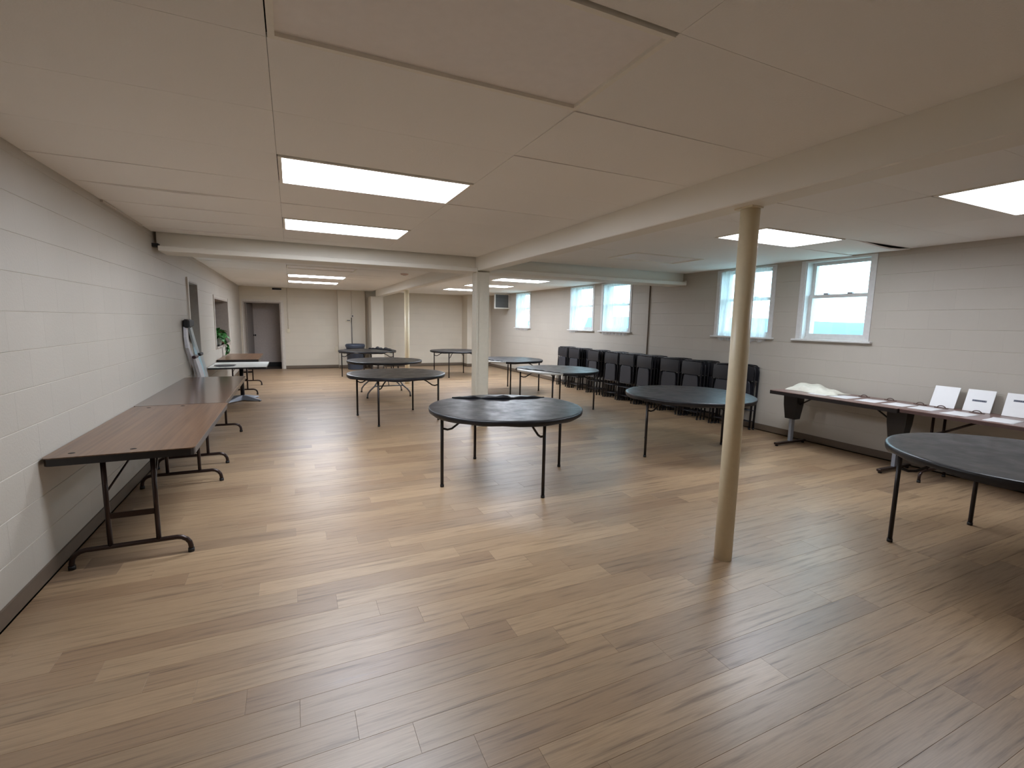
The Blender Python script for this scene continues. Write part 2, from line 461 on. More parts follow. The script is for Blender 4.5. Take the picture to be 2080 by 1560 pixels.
# ---------------------------------------------------------------- ceiling, tiles, beams
ceiling = MB().box(XL-WT, XR+WT, YF-.2, YB+.3, ZT, ZT+.08).build('ceiling', M_PLENUM, kind='structure')
XG_L = [XL, -.04, 1.18, XB0]
XG_R = [XB1, 4.13, 5.35, XR]
G1 = [6.375-.635*k for k in range(13)][::-1]
G1 = [YF]+[g for g in G1 if g > YF+.1]+[6.70]
G2 = [7.02]+[9.5+.635*k for k in range(-3, 11)]+[15.82, YB]
G2 = [7.02, 7.595, 8.23, 8.865]+[9.5+.635*k for k in range(0, 10)]+[15.85, YB]
LIGHTS = {}
for side, x0, x1 in (('L', -.04, 1.18), ('R', 4.13, 5.35)):
    for y in (1.295, 3.2, 5.105, 9.5, 11.405, 13.31): LIGHTS[(side, y)] = (x0, x1, y, y+.635)
def tile_mb(L, W, sag):
    mb = MB(); g = .0009; t = .016
    nu, nv = 6, 3
    x0, x1, y0, y1 = g, L-g, g, W-g
    def P(i, j, top):
        u, v = i/nu, j/nv
        z = sag(u, v) + (t if top else 0)
        return (x0+(x1-x0)*u, y0+(y1-y0)*v, z)
    v = [P(i, j, False) for j in range(nv+1) for i in range(nu+1)]
    f = [(j*(nu+1)+i, (j+1)*(nu+1)+i, (j+1)*(nu+1)+i+1, j*(nu+1)+i+1) for j in range(nv) for i in range(nu)]
    mb.add(v, f, True)
    o = len(v)
    ring = [i for i in range(nu)] + [j*(nu+1)+nu for j in range(nv)] + [nv*(nu+1)+nu-i for i in range(nu)] + [(nv-j)*(nu+1) for j in range(nv)]
    rv = [v[k] for k in ring] + [(v[k][0], v[k][1], v[k][2]+t) for k in ring]; n = len(ring)
    mb.add(rv, [(k, (k+1) % n, (k+1) % n+n, k+n) for k in range(n)])
    return mb
SAGS = [lambda u, v: 0.0,
        lambda u, v: -.004*math.sin(math.pi*u)*math.sin(math.pi*v),
        lambda u, v: -.008*math.sin(math.pi*u)*(1-v)**2,
        lambda u, v: -.005*(1-u)*(1-v)]
tile_cache = {}
def add_tile(x0, x1, y0, y1, sagi=None, fn=None):
    key = (round(x1-x0, 3), round(y1-y0, 3), sagi)
    if fn is not None: me = tile_mb(x1-x0, y1-y0, fn).mesh('ceiling_tile', M_TILE)
    else:
        if key not in tile_cache: tile_cache[key] = tile_mb(key[0], key[1], SAGS[sagi]).mesh('ceiling_tile', M_TILE)
        me = tile_cache[key]
    link('ceiling_tile', me, ceiling, loc=(x0, y0, ZC))
SLITS = {(0, 4.47): .016, (0, 5.105): .008, (0, 5.74): .008, (0, 6.375): .014, (1, 5.74): .004, (1, 6.375): .008}
for XG, side in ((XG_L, 'L'), (XG_R, 'R')):
    for G in (G1, G2):
        for yi in range(len(G)-1):
            for xi in range(3):
                x0, x1, y0, y1 = XG[xi], XG[xi+1], G[yi], G[yi+1]
                if any(s == side and abs(l[0]-x0) < .05 and abs(l[2]-y0) < .05 for (s, _), l in LIGHTS.items()): continue
                if side == 'R' and xi == 2 and abs(y0-3.2) < .03:
                    add_tile(x0, x1, y0, y1, fn=lambda u, v: -.055*math.sin(math.pi*min(1, max(0, (u-.12)/.95)))**1.0*(1-v)**1.6*(.4+.6*u)); continue
                if side == 'R' and xi == 2 and abs(y0-3.835) < .03:
                    add_tile(x0, x1, y0, y1, fn=lambda u, v: -.015*u*(1-v)**2); continue
                key = next((d for (i, y), d in SLITS.items() if side == 'L' and i == xi and abs(y-y0) < .03), None)
                if key:
                    add_tile(x0, x1, y0, y1, fn=lambda u, v, d=key, xi=xi: -d*(1-v)**2*(math.sin(math.pi*min(1, u*1.15)) if xi == 0 else (1-u)**3)); continue
                add_tile(x0, x1, y0, y1, random.choice((0, 0, 1, 1, 3)))
# beams
beam = MB().bbox(XB0, XB1, YF, 15.9, ZB, ZC+.05, .006)
trim_1 = beam.build('trim_1', M_BEAM, kind='structure'); trim_1['label'] = 'long painted beam running the length of the room'
for nm, x0, x1 in (('trim_2', XL, XB0), ('trim_3', XB1, XR)):
    o = MB().bbox(x0+(.03 if x0 < 0 else 0), x1, 6.74, 7.0, 2.36, ZC+.05, .004).build(nm, M_BEAM, kind='structure')
    MB().bbox(x0+(.06 if x0 < 0 else 0), x1-(.02 if x1 > 5 else 0), 6.63, 7.07, 2.315, 2.375, .006).build('lower_flange', M_BEAM, o)
    MB().box(x0 if x0 < 0 else x1-.02, x0+.06 if x0 < 0 else x1, 6.66, 6.74, 2.36, 2.40).build('end_bracket', M_BLACK if x0 < 0 else M_BEAM, o)
# loose strip along the left wall top
MB().box(XL, XL+.02, 5.1, 6.25, ZC-.022, ZC-.004).build('trim_4', M_TRIMW, kind='structure')

# ---------------------------------------------------------------- ceiling lights
def troffer(side, key, lit, label):
    x0, x1, y0, y1 = LIGHTS[(side, key)]
    x0 += .004; x1 -= .004; y0 += .012; y1 -= .012
    t = thing('ceiling_light', label, 'ceiling light', ((x0+x1)/2, (y0+y1)/2, ZC), 0, 'recessed fluorescent troffers')
    hx, hy = (x1-x0)/2, (y1-y0)/2; w = .022
    fr = MB()
    fr.box(-hx, hx, -hy, -hy+w, -.008, .012).box(-hx, hx, hy-w, hy, -.008, .012).box(-hx, -hx+w, -hy+w, hy-w, -.008, .012).box(hx-w, hx, -hy+w, hy-w, -.008, .012)
    fr.build('frame', M_FRAME, t)
    MB().box(-hx+w, hx-w, -hy+w, hy-w, .006, .011).build('diffuser', M_LIT[lit] if lit else M_UNLIT, t)
    MB().box(-hx, hx, -hy, hy, .013, .09).build('housing', M_TRIMW, t)
NAMES = {('L', 1.295): (False, 'unlit ceiling light panel in a pale frame, before the long beam'),
         ('L', 3.2): (.9, 'glowing ceiling light between the unlit panel and a second glowing one'),
         ('L', 5.105): (1.0, 'glowing ceiling light closest to the cross beam on the left wall side'),
         ('L', 9.5): (False, 'unlit ceiling light just past the cross beam, left wall side'),
         ('L', 11.405): (1.15, 'glowing ceiling light past the cross beam next to the unlit one, left wall side'),
         ('L', 13.31): (1.15, 'glowing ceiling light closest to the grey doorway'),
         ('R', 1.295): (.45, 'glowing ceiling light above the brown tables with papers'),
         ('R', 3.2): (.85, 'glowing ceiling light above the uncurtained window, seen behind the cream pole'),
         ('R', 5.105): (False, 'unlit ceiling light between the cross beam and a glowing light, window side'),
         ('R', 9.5): (1.15, 'glowing ceiling light just past the cross beam, window side'),
         ('R', 11.405): (1.15, 'middle of three glowing lights past the cross beam, window side'),
         ('R', 13.31): (1.15, 'glowing ceiling light closest to the grey grille box')}
for (s, y), (lit, lab) in NAMES.items(): troffer(s, y, lit, lab)

# ---------------------------------------------------------------- columns and poles
def pole(label, x, y, r):
    t = thing('support_pole', label, 'pole', (x, y, 0))
    MB().tube([(0, 0, 0), (0, 0, ZB)], r, 24).build('shaft', M_CREAM, t)
    MB().box(-.066, .033, -.066, .066, ZB-.010, ZB).build('cap_plate', M_CREAM, t)
pole('cream painted round steel pole beside the brown tables with papers', 2.655, 2.19, .058)
pole('slender cream pole under the beam behind the round tables', 2.62, 11.9, .058)
t = thing('support_column', 'square off-white boxed column where the two beams cross', 'column', (2.585, 6.72, 0))
MB().bbox(-.10, .10, -.10, .10, 0, ZB-.001 if False else 2.315, .008).build('shaft', M_COLW, t)
MB().box(-.105, -.075, -.108, -.10, 0, 2.315).build('corner_strip', M_COLW, t)

# ---------------------------------------------------------------- windows, outside
GX = XR+.11
for i, (a, b_) in enumerate(WIN):
    w = bpy.data.objects.new('window_%d' % (i+1), None); col.objects.link(w); w['kind'] = 'structure'
    w.location = (XR, (a+b_)/2, WZ0); hw = (b_-a)/2; H = WZ1-WZ0
    m = MB()                                          # jamb lining and casing
    m.box(0, .26, -hw, -hw+.03, 0, H).box(0, .26, hw-.03, hw, 0, H).box(0, .26, -hw+.03, hw-.03, H-.025, H).box(.06, .26, -hw+.03, hw-.03, 0, .03)
    m.build('frame', M_WINF, w)
    m = MB()
    m.box(-.012, 0, -hw-.05, -hw+.015, -.02, H).box(-.012, 0, hw-.015, hw+.05, -.02, H)
    m.build('casing', M_WINF, w)
    MB().bbox(-.06, .06, -hw-.09, hw+.09, -.03, -.002, .006).build('window_sill', M_WINF, w)
    for nm, x, z0, z1, rail in (('upper_sash', .13, .565, H-.025, .04), ('lower_sash', .095, .03, .61, .045)):
        s_ = MB(); y0, y1 = -hw+.03, hw-.03; st = .045
        s_.box(x, x+.03, y0, y0+st, z0, z1).box(x, x+.03, y1-st, y1, z0, z1).box(x, x+.03, y0+st, y1-st, z0, z0+rail).box(x, x+.03, y0+st, y1-st, z1-rail, z1)
        so = s_.build(nm, M_WINF, w)
        MB().box(x+.012, x+.016, y0+st, y1-st, z0+rail, z1-rail).build('pane', M_GLASS, so)
    for yy in (-.14, .17):
        MB().box(.085, .125, yy-.03, yy+.03, .61, .628).build('sash_lock', M_ALU, w)
hill = MB().grid(lambda u, v: (46+34*v, -60+190*u, (-.2+3.6*math.sin(math.pi*v*.5)*(.9+.12*math.sin(9*u+.6)+.06*math.sin(31*u)))), 60, 6).build('hills', M_HILL, kind='structure')
MB().grid(lambda u, v: (XR+WT+60*v, -60+190*u, .2-.3*v), 6, 6).build('outdoor_ground', M_GROUND, kind='structure')
# sheer curtains
def curtain(wi, label, z0, z1, shape):
    a, b_ = WIN[wi]; yc = (a+b_)/2
    def fn(u, v):
        lo, hi, drop = shape(v)
        y = lo+(hi-lo)*u
        x = -.035+.014*math.sin(u*46+.6*math.sin(5*v))*(.5+.5*v)+.006*math.sin(u*17+2*v)
        z = z1-(z1-z0)*v + (drop(u) if drop else 0)*v
        if v > .95: z += .012*math.sin(u*40)
        return (x, y, z)
    t = thing('curtain', label, 'curtain', (XR, yc, 0), 0, 'sheer window curtains')
    MB().grid(fn, 72, 22).build('panel', M_SHEER, t)
    MB().tube([(-.03, -(b_-a)/2-.03, z1), (-.03, (b_-a)/2+.03, z1)], .008, 8).build('rod', M_WINF, t)
curtain(1, 'sheer white curtain on the window behind the cream pole', 1.37, 2.49, lambda v: (-.47+.02*math.sin(3*v), .36+.09*v**2, lambda u: .0))
curtain(2, 'sheer white curtain beside the dark conduit above the folded chairs', 1.36, 2.49, lambda v: (-.50+.02*v, .38+.08*v, None))
curtain(3, 'sheer white curtain with a swept-up corner above the folded chairs', 1.36, 2.49, lambda v: (-.47+.35*max(0, v-.25)/.75*max(0, v-.25)/.75, .50, lambda u: .05*(1-u)))
curtain(4, 'sheer white curtain nearest the grey grille box', 1.36, 2.49, lambda v: (-.46+.04*v, .46+.02*v, None))

# ---------------------------------------------------------------- left openings, hall door
m = MB()
JX0, JX1 = XL-WT, XL+.004
jm = MB().box(JX0, JX1, 9.39, 9.42, 0, 2.125).box(JX0, JX1, 8.56, 8.58, 0, 2.125).box(JX0, JX1, 8.58, 9.39, 2.105, 2.125)
d1 = jm.build('door_1', M_JAMB, kind='structure')
MB().box(XL, XL+.022, 8.50, 8.56, 0, 2.17).build('casing', M_TRIMW, d1)
w6 = MB().box(JX0, JX1, 13.46, 13.50, .985, 1.985).box(JX0, JX1, 11.17, 11.20, .985, 1.985).box(JX0, JX1, 11.20, 13.46, 1.955, 1.985).box(JX0, XL+.03, 11.17, 13.50, .955, .985).build('window_6', M_JAMB, kind='structure')
MB().box(XL, XL+.018, 11.12, 11.17, .94, 2.03).box(XL, XL+.018, 13.50, 13.55, .94, 2.03).build('casing', M_TRIMW, w6)
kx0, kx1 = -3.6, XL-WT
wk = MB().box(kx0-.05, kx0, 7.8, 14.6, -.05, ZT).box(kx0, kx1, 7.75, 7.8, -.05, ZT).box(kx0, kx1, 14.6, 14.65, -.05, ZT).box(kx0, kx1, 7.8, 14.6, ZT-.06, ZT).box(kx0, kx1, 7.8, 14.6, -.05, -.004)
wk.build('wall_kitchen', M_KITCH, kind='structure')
wh = MB().box(-1.55, -1.5, YB+.2, 17.55, -.05, ZT).box(.3, .35, YB+.2, 17.55, -.05, ZT).box(-1.55, .35, 17.55, 17.6, -.05, ZT).box(-1.55, .35, YB+.2, 17.6, ZT-.06, ZT)
wh.build('wall_hall', M_HALL, kind='structure')
MB().box(-1.5, .3, 17.535, 17.55, 0, .14).build('baseboard_hall', M_BLACK, kind='structure')
MB().box(-1.55, .35, YB, 17.6, -.05, 0).build('floor_hall', M_SUB, kind='structure')
door = bpy.data.objects.new('door_2', None); col.objects.link(door); door['kind'] = 'structure'
door.location = (DX0+.05, YB+.17, 0)
fr = MB().box(-.05, -.01, -.18, .03, 0, DZ).box(DX1-DX0-.09, DX1-DX0-.05, -.18, .03, 0, DZ).box(-.01, DX1-DX0-.09, -.18, .03, DZ-.04, DZ)
fr.build('jamb', M_JAMB, door)
MB().box(DX1-DX0-.05, DX1-DX0+.03, -.184, -.17, 0, DZ+.06).box(-.09, -.05, -.184, -.17, 0, DZ+.06).box(-.05, DX1-DX0-.05, -.184, -.17, DZ, DZ+.06).build('casing', M_TRIMW, door)
leaf = MB().box(0, .74, 0, .04, .01, DZ-.05).build('leaf', M_DOOR, door); leaf.rotation_euler.z = R(81); leaf.location = (0.03, .03, 0)
kn = MB().lathe([(.0, 0), (.03, .004), (.03, .012), (.012, .02), (.012, .04), (.028, .05), (.03, .065), (.018, .078), (0, .08)], 14).build('knob', M_BLACK, leaf)
kn.location = (.67, 0, 1.03); kn.rotation_euler.x = R(90)

# ---------------------------------------------------------------- wall fittings
def plate(name, label, cat, loc, size, mat, slots=True):
    t = thing(name, label, cat, loc)
    sx, sy, sz = size
    MB().bbox(-sx/2, sx/2, -sy/2, sy/2, -sz/2, sz/2, .003).build('cover_plate', mat, t)
    return t
t = plate('light_switch', 'ivory light switch beside the grey doorway', 'light switch', (-.08, YB-.02, 1.20), (.08, .04, .125), M_IVORY)
MB().box(-.012, .012, -.03, -.02, -.02, .02).build('toggle', M_IVORY, t)
tag(MB().tube([(-.08, YB-.012, 1.262), (-.08, YB-.012, ZC)], .010, 8).build('conduit', M_WALLB), 'thin beige conduit rising from the light switch to the ceiling', 'conduit')
t = plate('thermostat', 'small white thermostat on the back wall pilaster', 'thermostat', (1.83, 16.385, 1.70), (.10, .03, .09), M_TRIMW)
MB().box(-.02, .02, -.019, -.015, -.018, .018).build('dial', M_BLACK, t)
t = plate('junction_box', 'beige junction box below the thermostat', 'junction box', (1.70, 16.38, 1.555), (.15, .04, .08), M_IVORY)
MB().box(-.05, .05, -.024, -.02, -.02, .02).build('lid', M_GRILLE, t)
tag(MB().tube([(1.80, 16.388, 0.80), (1.80, 16.388, 1.65)], .012, 8).build('conduit', M_GREYSTEEL), 'dark grey conduit running down behind the slate bin', 'conduit')
tag(MB().tube([(1.81, 16.389, 1.75), (1.81, 16.389, ZC)], .008, 8).build('conduit', M_WALLB), 'thin beige conduit from the thermostat up to the ceiling', 'conduit')
t = plate('outlet', 'ivory wall outlet left of the slate bin', 'outlet', (1.33, YB-.02, .62), (.09, .04, .14), M_IVORY)
for z in (.026, -.026): MB().box(-.018, .018, -.024, -.02, z-.014, z+.014).build('socket', M_TRIMW, t)
t = thing('wall_vent', 'small black slot vent in a white frame above the grey doorway', 'vent', (-.36, YB-.02, 2.475))
MB().box(-.15, .15, -.03, .02, -.04, -.022).box(-.15, -.13, -.03, .02, -.022, .03).box(.13, .15, -.03, .02, -.022, .03).build('frame', M_TRIMW, t)
MB().box(-.13, .13, -.015, .02, -.022, .03).build('grille', M_BLACK, t)
tag(MB().tube([(XR-.014, 7.61, .1), (XR-.014, 7.61, 2.5)], .011, 8).build('conduit', simple('conduit_brown', (96, 78, 60), .5)), 'dark brown conduit climbing the wall behind the folded chairs', 'conduit')
t = thing('smoke_detector', 'round pinkish white detector on the ceiling past the cross beam', 'detector', (2.13, 9.85, ZC))
MB().lathe([(.0, -.03), (.05, -.03), (.075, -.02), (.08, 0)], 24).build('body', simple('detector_pink', (214, 190, 180), .5), t)
MB().lathe([(.0, -.04), (.03, -.038), (.035, -.03)], 16).build('sensor', M_TRIMW, t)
t = thing('grille_box', 'grey grille unit in a white frame hung in the far window-side corner', 'ventilation unit', (6.30, 14.42, 2.24))
MB().box(-.22, .265, .03, .16, -.19, .26).build('body', M_TRIMW, t)
MB().box(-.27, -.235, -.01, .03, -.21, .27).box(.235, .265, -.01, .03, -.21, .27).box(-.235, .235, -.01, .03, -.21, -.175).box(-.235, .235, -.01, .03, .24, .27).build('frame', M_TRIMW, t)
for k in range(10): MB().box(-.235, .235, .0, .028, -.17+.041*k, -.155+.041*k).build('slat', M_GRILLE, t)
MB().box(-.235, .235, .028, .0301, -.175, .24).build('backing', simple('grille_shadow', (84, 84, 84), .8), t)

# ---------------------------------------------------------------- round tables and covers
RT, TH = .762, .742
def round_table(loc, rz, label, legs='straight', leg_mat=None):
    t = thing('round_table', label, 'table', (loc[0], loc[1], 0), R(rz), 'round folding tables')
    MB().lathe([(0, .702), (RT-.02, .702), (RT-.004, .708), (RT, .72), (RT-.004, .734), (RT-.015, .738), (0, .738)], 64).build('tabletop', M_TABLEW, t)
    lm = leg_mat or M_STEEL
    if legs == 'straight':
        for k in range(4):
            a = R(90*k); c, s = math.cos(a), math.sin(a)
            lr = .70
            lg = MB().tube([(lr*c, lr*s, .022), (lr*c, lr*s, .702)], .0155, 10).build('leg', lm, t)
            MB().tube([(lr*c, lr*s, 0), (lr*c, lr*s, .024)], .0185, 10).build('foot_cap', M_RUBBER, lg)
            pts = []
            for q in range(9):
                u = q/8; rr = lr-.012-.36*u; z = .575-.02*math.sin(math.pi*min(1, u*2.2)) + .127*max(0, (u-.18)/.82)**1.0
                pts.append((rr*c, rr*s, min(z, .70)))
            MB().tube(pts, .0105, 8).build('brace', lm, t)
            hp = MB().box(-.03, .03, -.035, .035, .685, .702).build('hinge_plate', lm, t); hp.location = ((lr)*c*.965, (lr)*s*.965, 0); hp.rotation_euler.z = a
    else:
        for sgn in (-1, 1):
            y = .45*sgn
            for sx in (-1, 1):
                pts = [(sx*.20, y*.8, .702), (sx*.21, y*.85, .50), (sx*.23, y*.92, .33), (sx*.29, y*.97, .24), (sx*.38, y, .16), (sx*.43, y, .09), (sx*.44, y, .02)]
                lg = MB().tube(pts, .016, 10).build('leg', lm, t)
                MB().tube([(sx*.44, y, 0), (sx*.44, y, .024)], .02, 10).build('foot_cap', M_RUBBER, lg)
            MB().tube([(-.29, y*.97, .24), (.29, y*.97, .24)], .013, 8).build('crossbar', lm, t)
            MB().tube([(0, y*.95, .24), (0, .05*sgn, .70)], .009, 8).build('brace', lm, t)
    return t
def cover(loc, label, seed, chords=(), folds=(), ripple=.004):
    rn = random.Random(seed); ph = [rn.uniform(0, 6.28) for _ in range(8)]
    t = thing('table_cover', label, 'table cover', (loc[0], loc[1], 0), 0, 'fitted black table covers')
    NA, rings = 96, [0, .12, .24, .36, .48, .58, .66, .72, .755, .772, .779, .78, .779, .776, .771]
    zs = [.7415]*8+[.742, .7405, .735, .725, .712, .700, .692]
    bm = MB(); idx = {}
    def pt(i, k):
        r_ = rings[i]; a = 2*math.pi*k/NA
        x, y = r_*math.cos(a), r_*math.sin(a); z = zs[i]
        if i >= 11:
            w = ripple*(math.sin(5*a+ph[0])+.7*math.sin(11*a+ph[1])+.5*math.sin(17*a+ph[2]))*(i-10)/4
            z += w*.9; r2 = r_+w*.25; x, y = r2*math.cos(a), r2*math.sin(a)
        elif i > 0:
            z += .0012*(math.sin(9*x+ph[3]+3*y)+math.sin(11*y+ph[4]-4*x))+.0012
        return (x, y, z)
    def keep(x, y): return all(x*math.cos(R(an))+y*math.sin(R(an)) <= d for an, d in chords)
    for i in range(1, len(rings)):
        for k in range(NA):
            q = [pt(i-1, k), pt(i-1, (k+1) % NA), pt(i, (k+1) % NA), pt(i, k)]
            if not all(keep(p[0], p[1]) for p in q): continue
            fi = []
            for key, p in zip(((i-1, k if i > 1 else 0), (i-1, (k+1) % NA if i > 1 else 0), (i, (k+1) % NA), (i, k)), q):
                if key not in idx: idx[key] = len(bm.v); bm.v.append(p)
                if idx[key] not in fi: fi.append(idx[key])
            bm.f.append(tuple(fi)); bm.sm.append(True)
    bm.build('sheet', M_COVER, t)
    for (p0, p1, h, bulge) in folds:
        p0 = Vector(p0); p1 = Vector(p1); n = 26; pts = []; rs = []
        nrm = Vector((-(p1-p0).y, (p1-p0).x)).normalized()
        for i in range(n+1):
            u = i/n
            c = p0.lerp(p1, u) + nrm*(bulge*math.sin(math.pi*u)+.010*math.sin(13*u+ph[5])+.007*math.sin(29*u+ph[6]))
            rr = max(.006, h*(math.sin(math.pi*min(1, u*1.02))**.5)*(.72+.2*math.sin(17*u+ph[7])+.18*math.sin(37*u)))
            pts.append((c.x, c.y, TH+rr*.75)); rs.append(rr)
        MB().tube(pts, rs, 10).build('bunched_edge', M_COVER, t)
    return t
def pol(a, r_): return (r_*math.cos(R(a)), r_*math.sin(R(a)))
TABLES = [
 ((1.965, 4.36), 6, 'round folding table on steel legs with bunched black cover, before the square column', 'black fitted cover bunched along one edge, before the square column', dict(folds=[(pol(118, .765), pol(30, .745), .026, -.10)])),
 ((1.535, 7.75), 56, 'round folding table on dark steel legs between the slate bin side and front tables', 'smooth black fitted cover with a dented rim, on the middle table of the wall-side row', {}),
 ((1.80, 10.35), 0, 'round folding table on grey curved wishbone legs with crossbars', 'black fitted cover on the table with grey curved legs', {}),
 ((1.92, 13.75), 74, 'round folding table standing in front of the slate grey bin', 'rumpled black cover on the table in front of the slate bin', dict(folds=[(pol(80, .74), pol(10, .74), .045, -.03), (pol(40, .5), pol(-30, .7), .03, .06)], ripple=.012)),
 ((4.42, 13.42), 54, 'round folding table closest to the back wall recess right of the slender pole', 'black cover on the table closest to the back wall recess', {}),
 ((4.60, 10.05), 68, 'round folding table half hidden behind the square column', 'black cover on the table half hidden behind the square column', dict(chords=[(205, .66)], folds=[(pol(205+30, .76), pol(205-30, .76), .016, .0)])),
 ((4.51, 7.69), 54, 'round folding table with its white top bared at one edge, near the folded chairs', 'black cover pulled back from one edge, on the table near the folded chairs', dict(chords=[(200, .56)], folds=[(pol(200+43, .765), pol(200-43, .765), .014, .0)])),
 ((4.54, 4.44), 4, 'round folding table between the cream pole and the folded chairs', 'black cover with a bright window reflection, on the table behind the cream pole', {}),
 ((4.50, 1.34), 40, 'round folding table standing in front of the brown tables with papers', 'wrinkled black cover on the table in front of the brown paper tables', dict(folds=[], ripple=.008)),
]
for i, (loc, rz, lab, clab, kw) in enumerate(TABLES):
    round_table(loc, rz, lab, 'wishbone' if i == 2 else 'straight', M_GREYSTEEL if i == 2 else None)
    cover(loc, clab, 20+i, **kw)

# ---------------------------------------------------------------- brown folding tables on the left
def banquet_table(label, x0, x1, y0, y1, top_mat, holes=False, z=.74):
    t = thing('folding_table', label, 'table', ((x0+x1)/2, (y0+y1)/2, 0), 0)
    hx, hy = (x1-x0)/2, (y1-y0)/2
    MB().prism(rrect(-hx, hx, -hy, hy, .035), z-.006, z).build('laminate_top', top_mat, t)
    MB().prism(rrect(-hx+.004, hx-.004, -hy+.004, hy-.004, .04), z-.052, z-.006).build('edge_band', M_BLKEDGE, t)
    for sg in (-1, 1):
        y = sg*(hy-.20) if hy < 1.05 else sg*(hy-.42)
        if hy < 1.05 and sg < 0: y = -hy+.07
        for x in (-.115, .14):
            MB().tube([(x, y, .112), (x, y, z-.052)], .0145, 10).build('upright', M_BROWNSTEEL, t)
        pts = []
        for s2 in (-1, 1):
            arc = [(s2*(.24+.075*math.sin(R(q))), y, .115-.075*(1-math.cos(R(q)))) for q in (0, 22, 45, 68, 90)]+[(s2*.315, y, .022)]
            pts = pts + arc if s2 > 0 else list(reversed(arc))
        ft = MB().tube(pts, .0155, 10).build('foot_bar', M_BROWNSTEEL, t)
        for s2 in (-1, 1): MB().tube([(s2*.315, y, 0), (s2*.315, y, .026)], .019, 10).build('foot_cap', M_RUBBER, ft)
        MB().box(-.115, .14, y-.006, y+.006, .30, .335).build('crossbar', M_BROWNSTEEL, t)
        yi = y-sg*.42
        MB().tube([(-.115, y, .47), (-.05, yi, z-.10)], .007, 6).tube([(.14, y, .47), (.08, yi, z-.10)], .007, 6).build('brace', M_BROWNSTEEL, t)
        MB().tube([(-.06, yi, z-.055), (-.05, yi, z-.10), (.08, yi, z-.10), (.09, yi, z-.055)], .007, 6).build('brace_bracket', M_BROWNSTEEL, t)
    if holes:
        for x, y in ((-.27, -hy+.10), (.04, -hy+.09), (-.24, hy-.10), (.02, hy-.08)):
            MB().lathe([(0, z+.001), (.016, z+.001), (.018, z)], 14, (x, y, 0)).build('plug', M_BLACK, t)
    return t
banquet_table('walnut-brown folding table with dark plugs in its top, along the block wall', XL+.01, -.605, 3.62, 5.46, M_BROWN1, True)
banquet_table('long darker brown folding table with a glossy top along the block wall', XL+.005, -.63, 5.475, 7.91, M_BROWN2)
banquet_table('brown folding table behind the white-topped table, below the serving hatch', XL+.01, -.63, 11.03, 12.87, M_BROWN1)
# white topped pedestal table
t = thing('pedestal_table', 'white-topped pedestal table with grey star base beside the block wall', 'table', (-.90, 10.40, 0))
MB().prism(rrect(-.47, .46, -.60, .55, .02), .69, .696).build('top', M_WHITE, t)
MB().prism(rrect(-.47, .46, -.60, .55, .02), .663, .69).build('edge_band', M_BLKEDGE, t)
MB().tube([(0, 0, .09), (0, 0, .64)], .035, 16).build('pedestal', M_BLKEDGE, t)
MB().box(-.2, .2, -.2, .2, .64, .663).build('mount_plate', M_BLKEDGE, t)
for k in range(4):
    a = R(45+90*k+8); c, s = math.cos(a), math.sin(a)
    m = MB(); L_ = .40
    prof = [(0.0, .055, .11), (.15, .045, .085), (.3, .036, .05), (L_, .028, .03)]
    v = []
    for d, w, h in prof:
        for sx in (-1, 1):
            v += [(d*c-sx*w*s, d*s+sx*w*c, .012 if d > .05 else .02), (d*c-sx*w*.5*s, d*s+sx*w*.5*c, h)]
    f = []
    for q in range(3):
        o = q*4; f += [(o, o+4, o+5, o+1), (o+1, o+5, o+7, o+3), (o+3, o+7, o+6, o+2), (o+2, o+6, o+4, o)]
    f += [(12, 14, 15, 13), (0, 1, 3, 2)]
    m.add(v, f); m.build('star_leg', M_ALU, t)
    MB().tube([(L_*.94*c, L_*.94*s, 0), (L_*.94*c, L_*.94*s, .014)], .02, 10).build('glide', M_RUBBER, t)
t = thing('tray', 'shallow grey oval tray lying on the white-topped table', 'tray', (-1.13, 10.12, .696))
tr = MB().lathe([(0, .002), (.14, .002), (.17, .012), (.178, .016), (.172, .018), (.14, .006), (0, .006)], 32).build('dish', M_ALU, t); tr.scale = (1, .75, 1)
rm = MB().lathe([(.172, .016), (.180, .016), (.180, .020), (.172, .020)], 32).build('rim', M_GREYSTEEL, t); rm.scale = (1, .75, 1)

# ---------------------------------------------------------------- folded stand leaning on the wall
t = thing('folded_stand', 'pale grey folded stand with black head and black clips leaning on the block wall', 'folded stand', (-1.34, 8.5, 0))
def path(pts, mat, name, w, d):
    m = MB(); n = len(pts); v = []
    for i, (x, y, z, s) in enumerate(pts):
        for (a, b_) in ((-1, -1), (1, -1), (1, 1), (-1, 1)): v.append((x+a*d*s, y+b_*w*s, z))
    f = [(i*4+k, i*4+(k+1) % 4, i*4+4+(k+1) % 4, i*4+4+k) for i in range(n-1) for k in range(4)] + [(3, 2, 1, 0), tuple(4*(n-1)+k for k in range(4))]
    m.add(v, f); return m.build(name, mat, t)
path([(-.012, -.46, 1.45, 1), (-.01, -.48, 1.30, 1.05), (-.005, -.44, 1.15, 1.1), (.0, -.27, 1.0, 1.15), (.01, -.10, .85, 1.2), (.02, .06, .65, 1.2), (.09, .16, 0.0, 1.2)], M_GREYPL, 'leg', .065, .016)
path([(-.005, -.20, 1.44, 1), (-.005, -.05, 1.30, 1), (-.005, .12, 1.15, 1.05), (.0, .27, 1.0, 1.1), (.005, .42, .85, 1.1), (.01, .58, .65, 1.1), (.05, .75, 0.0, 1.1)], M_GREYPL2, 'leg', .09, .014)
path([(.045, -.25, 1.0, .85), (.055, -.10, .85, 1.05), (.065, .06, .65, 1.15), (.13, .18, 0.0, 1.15)], M_GREYPL, 'sleeve', .13, .018)
path([(.03, .28, .99, .85), (.035, .43, .85, 1.0), (.04, .59, .65, 1.1), (.08, .76, 0.0, 1.1)], M_GREYPL2, 'sleeve', .12, .014)
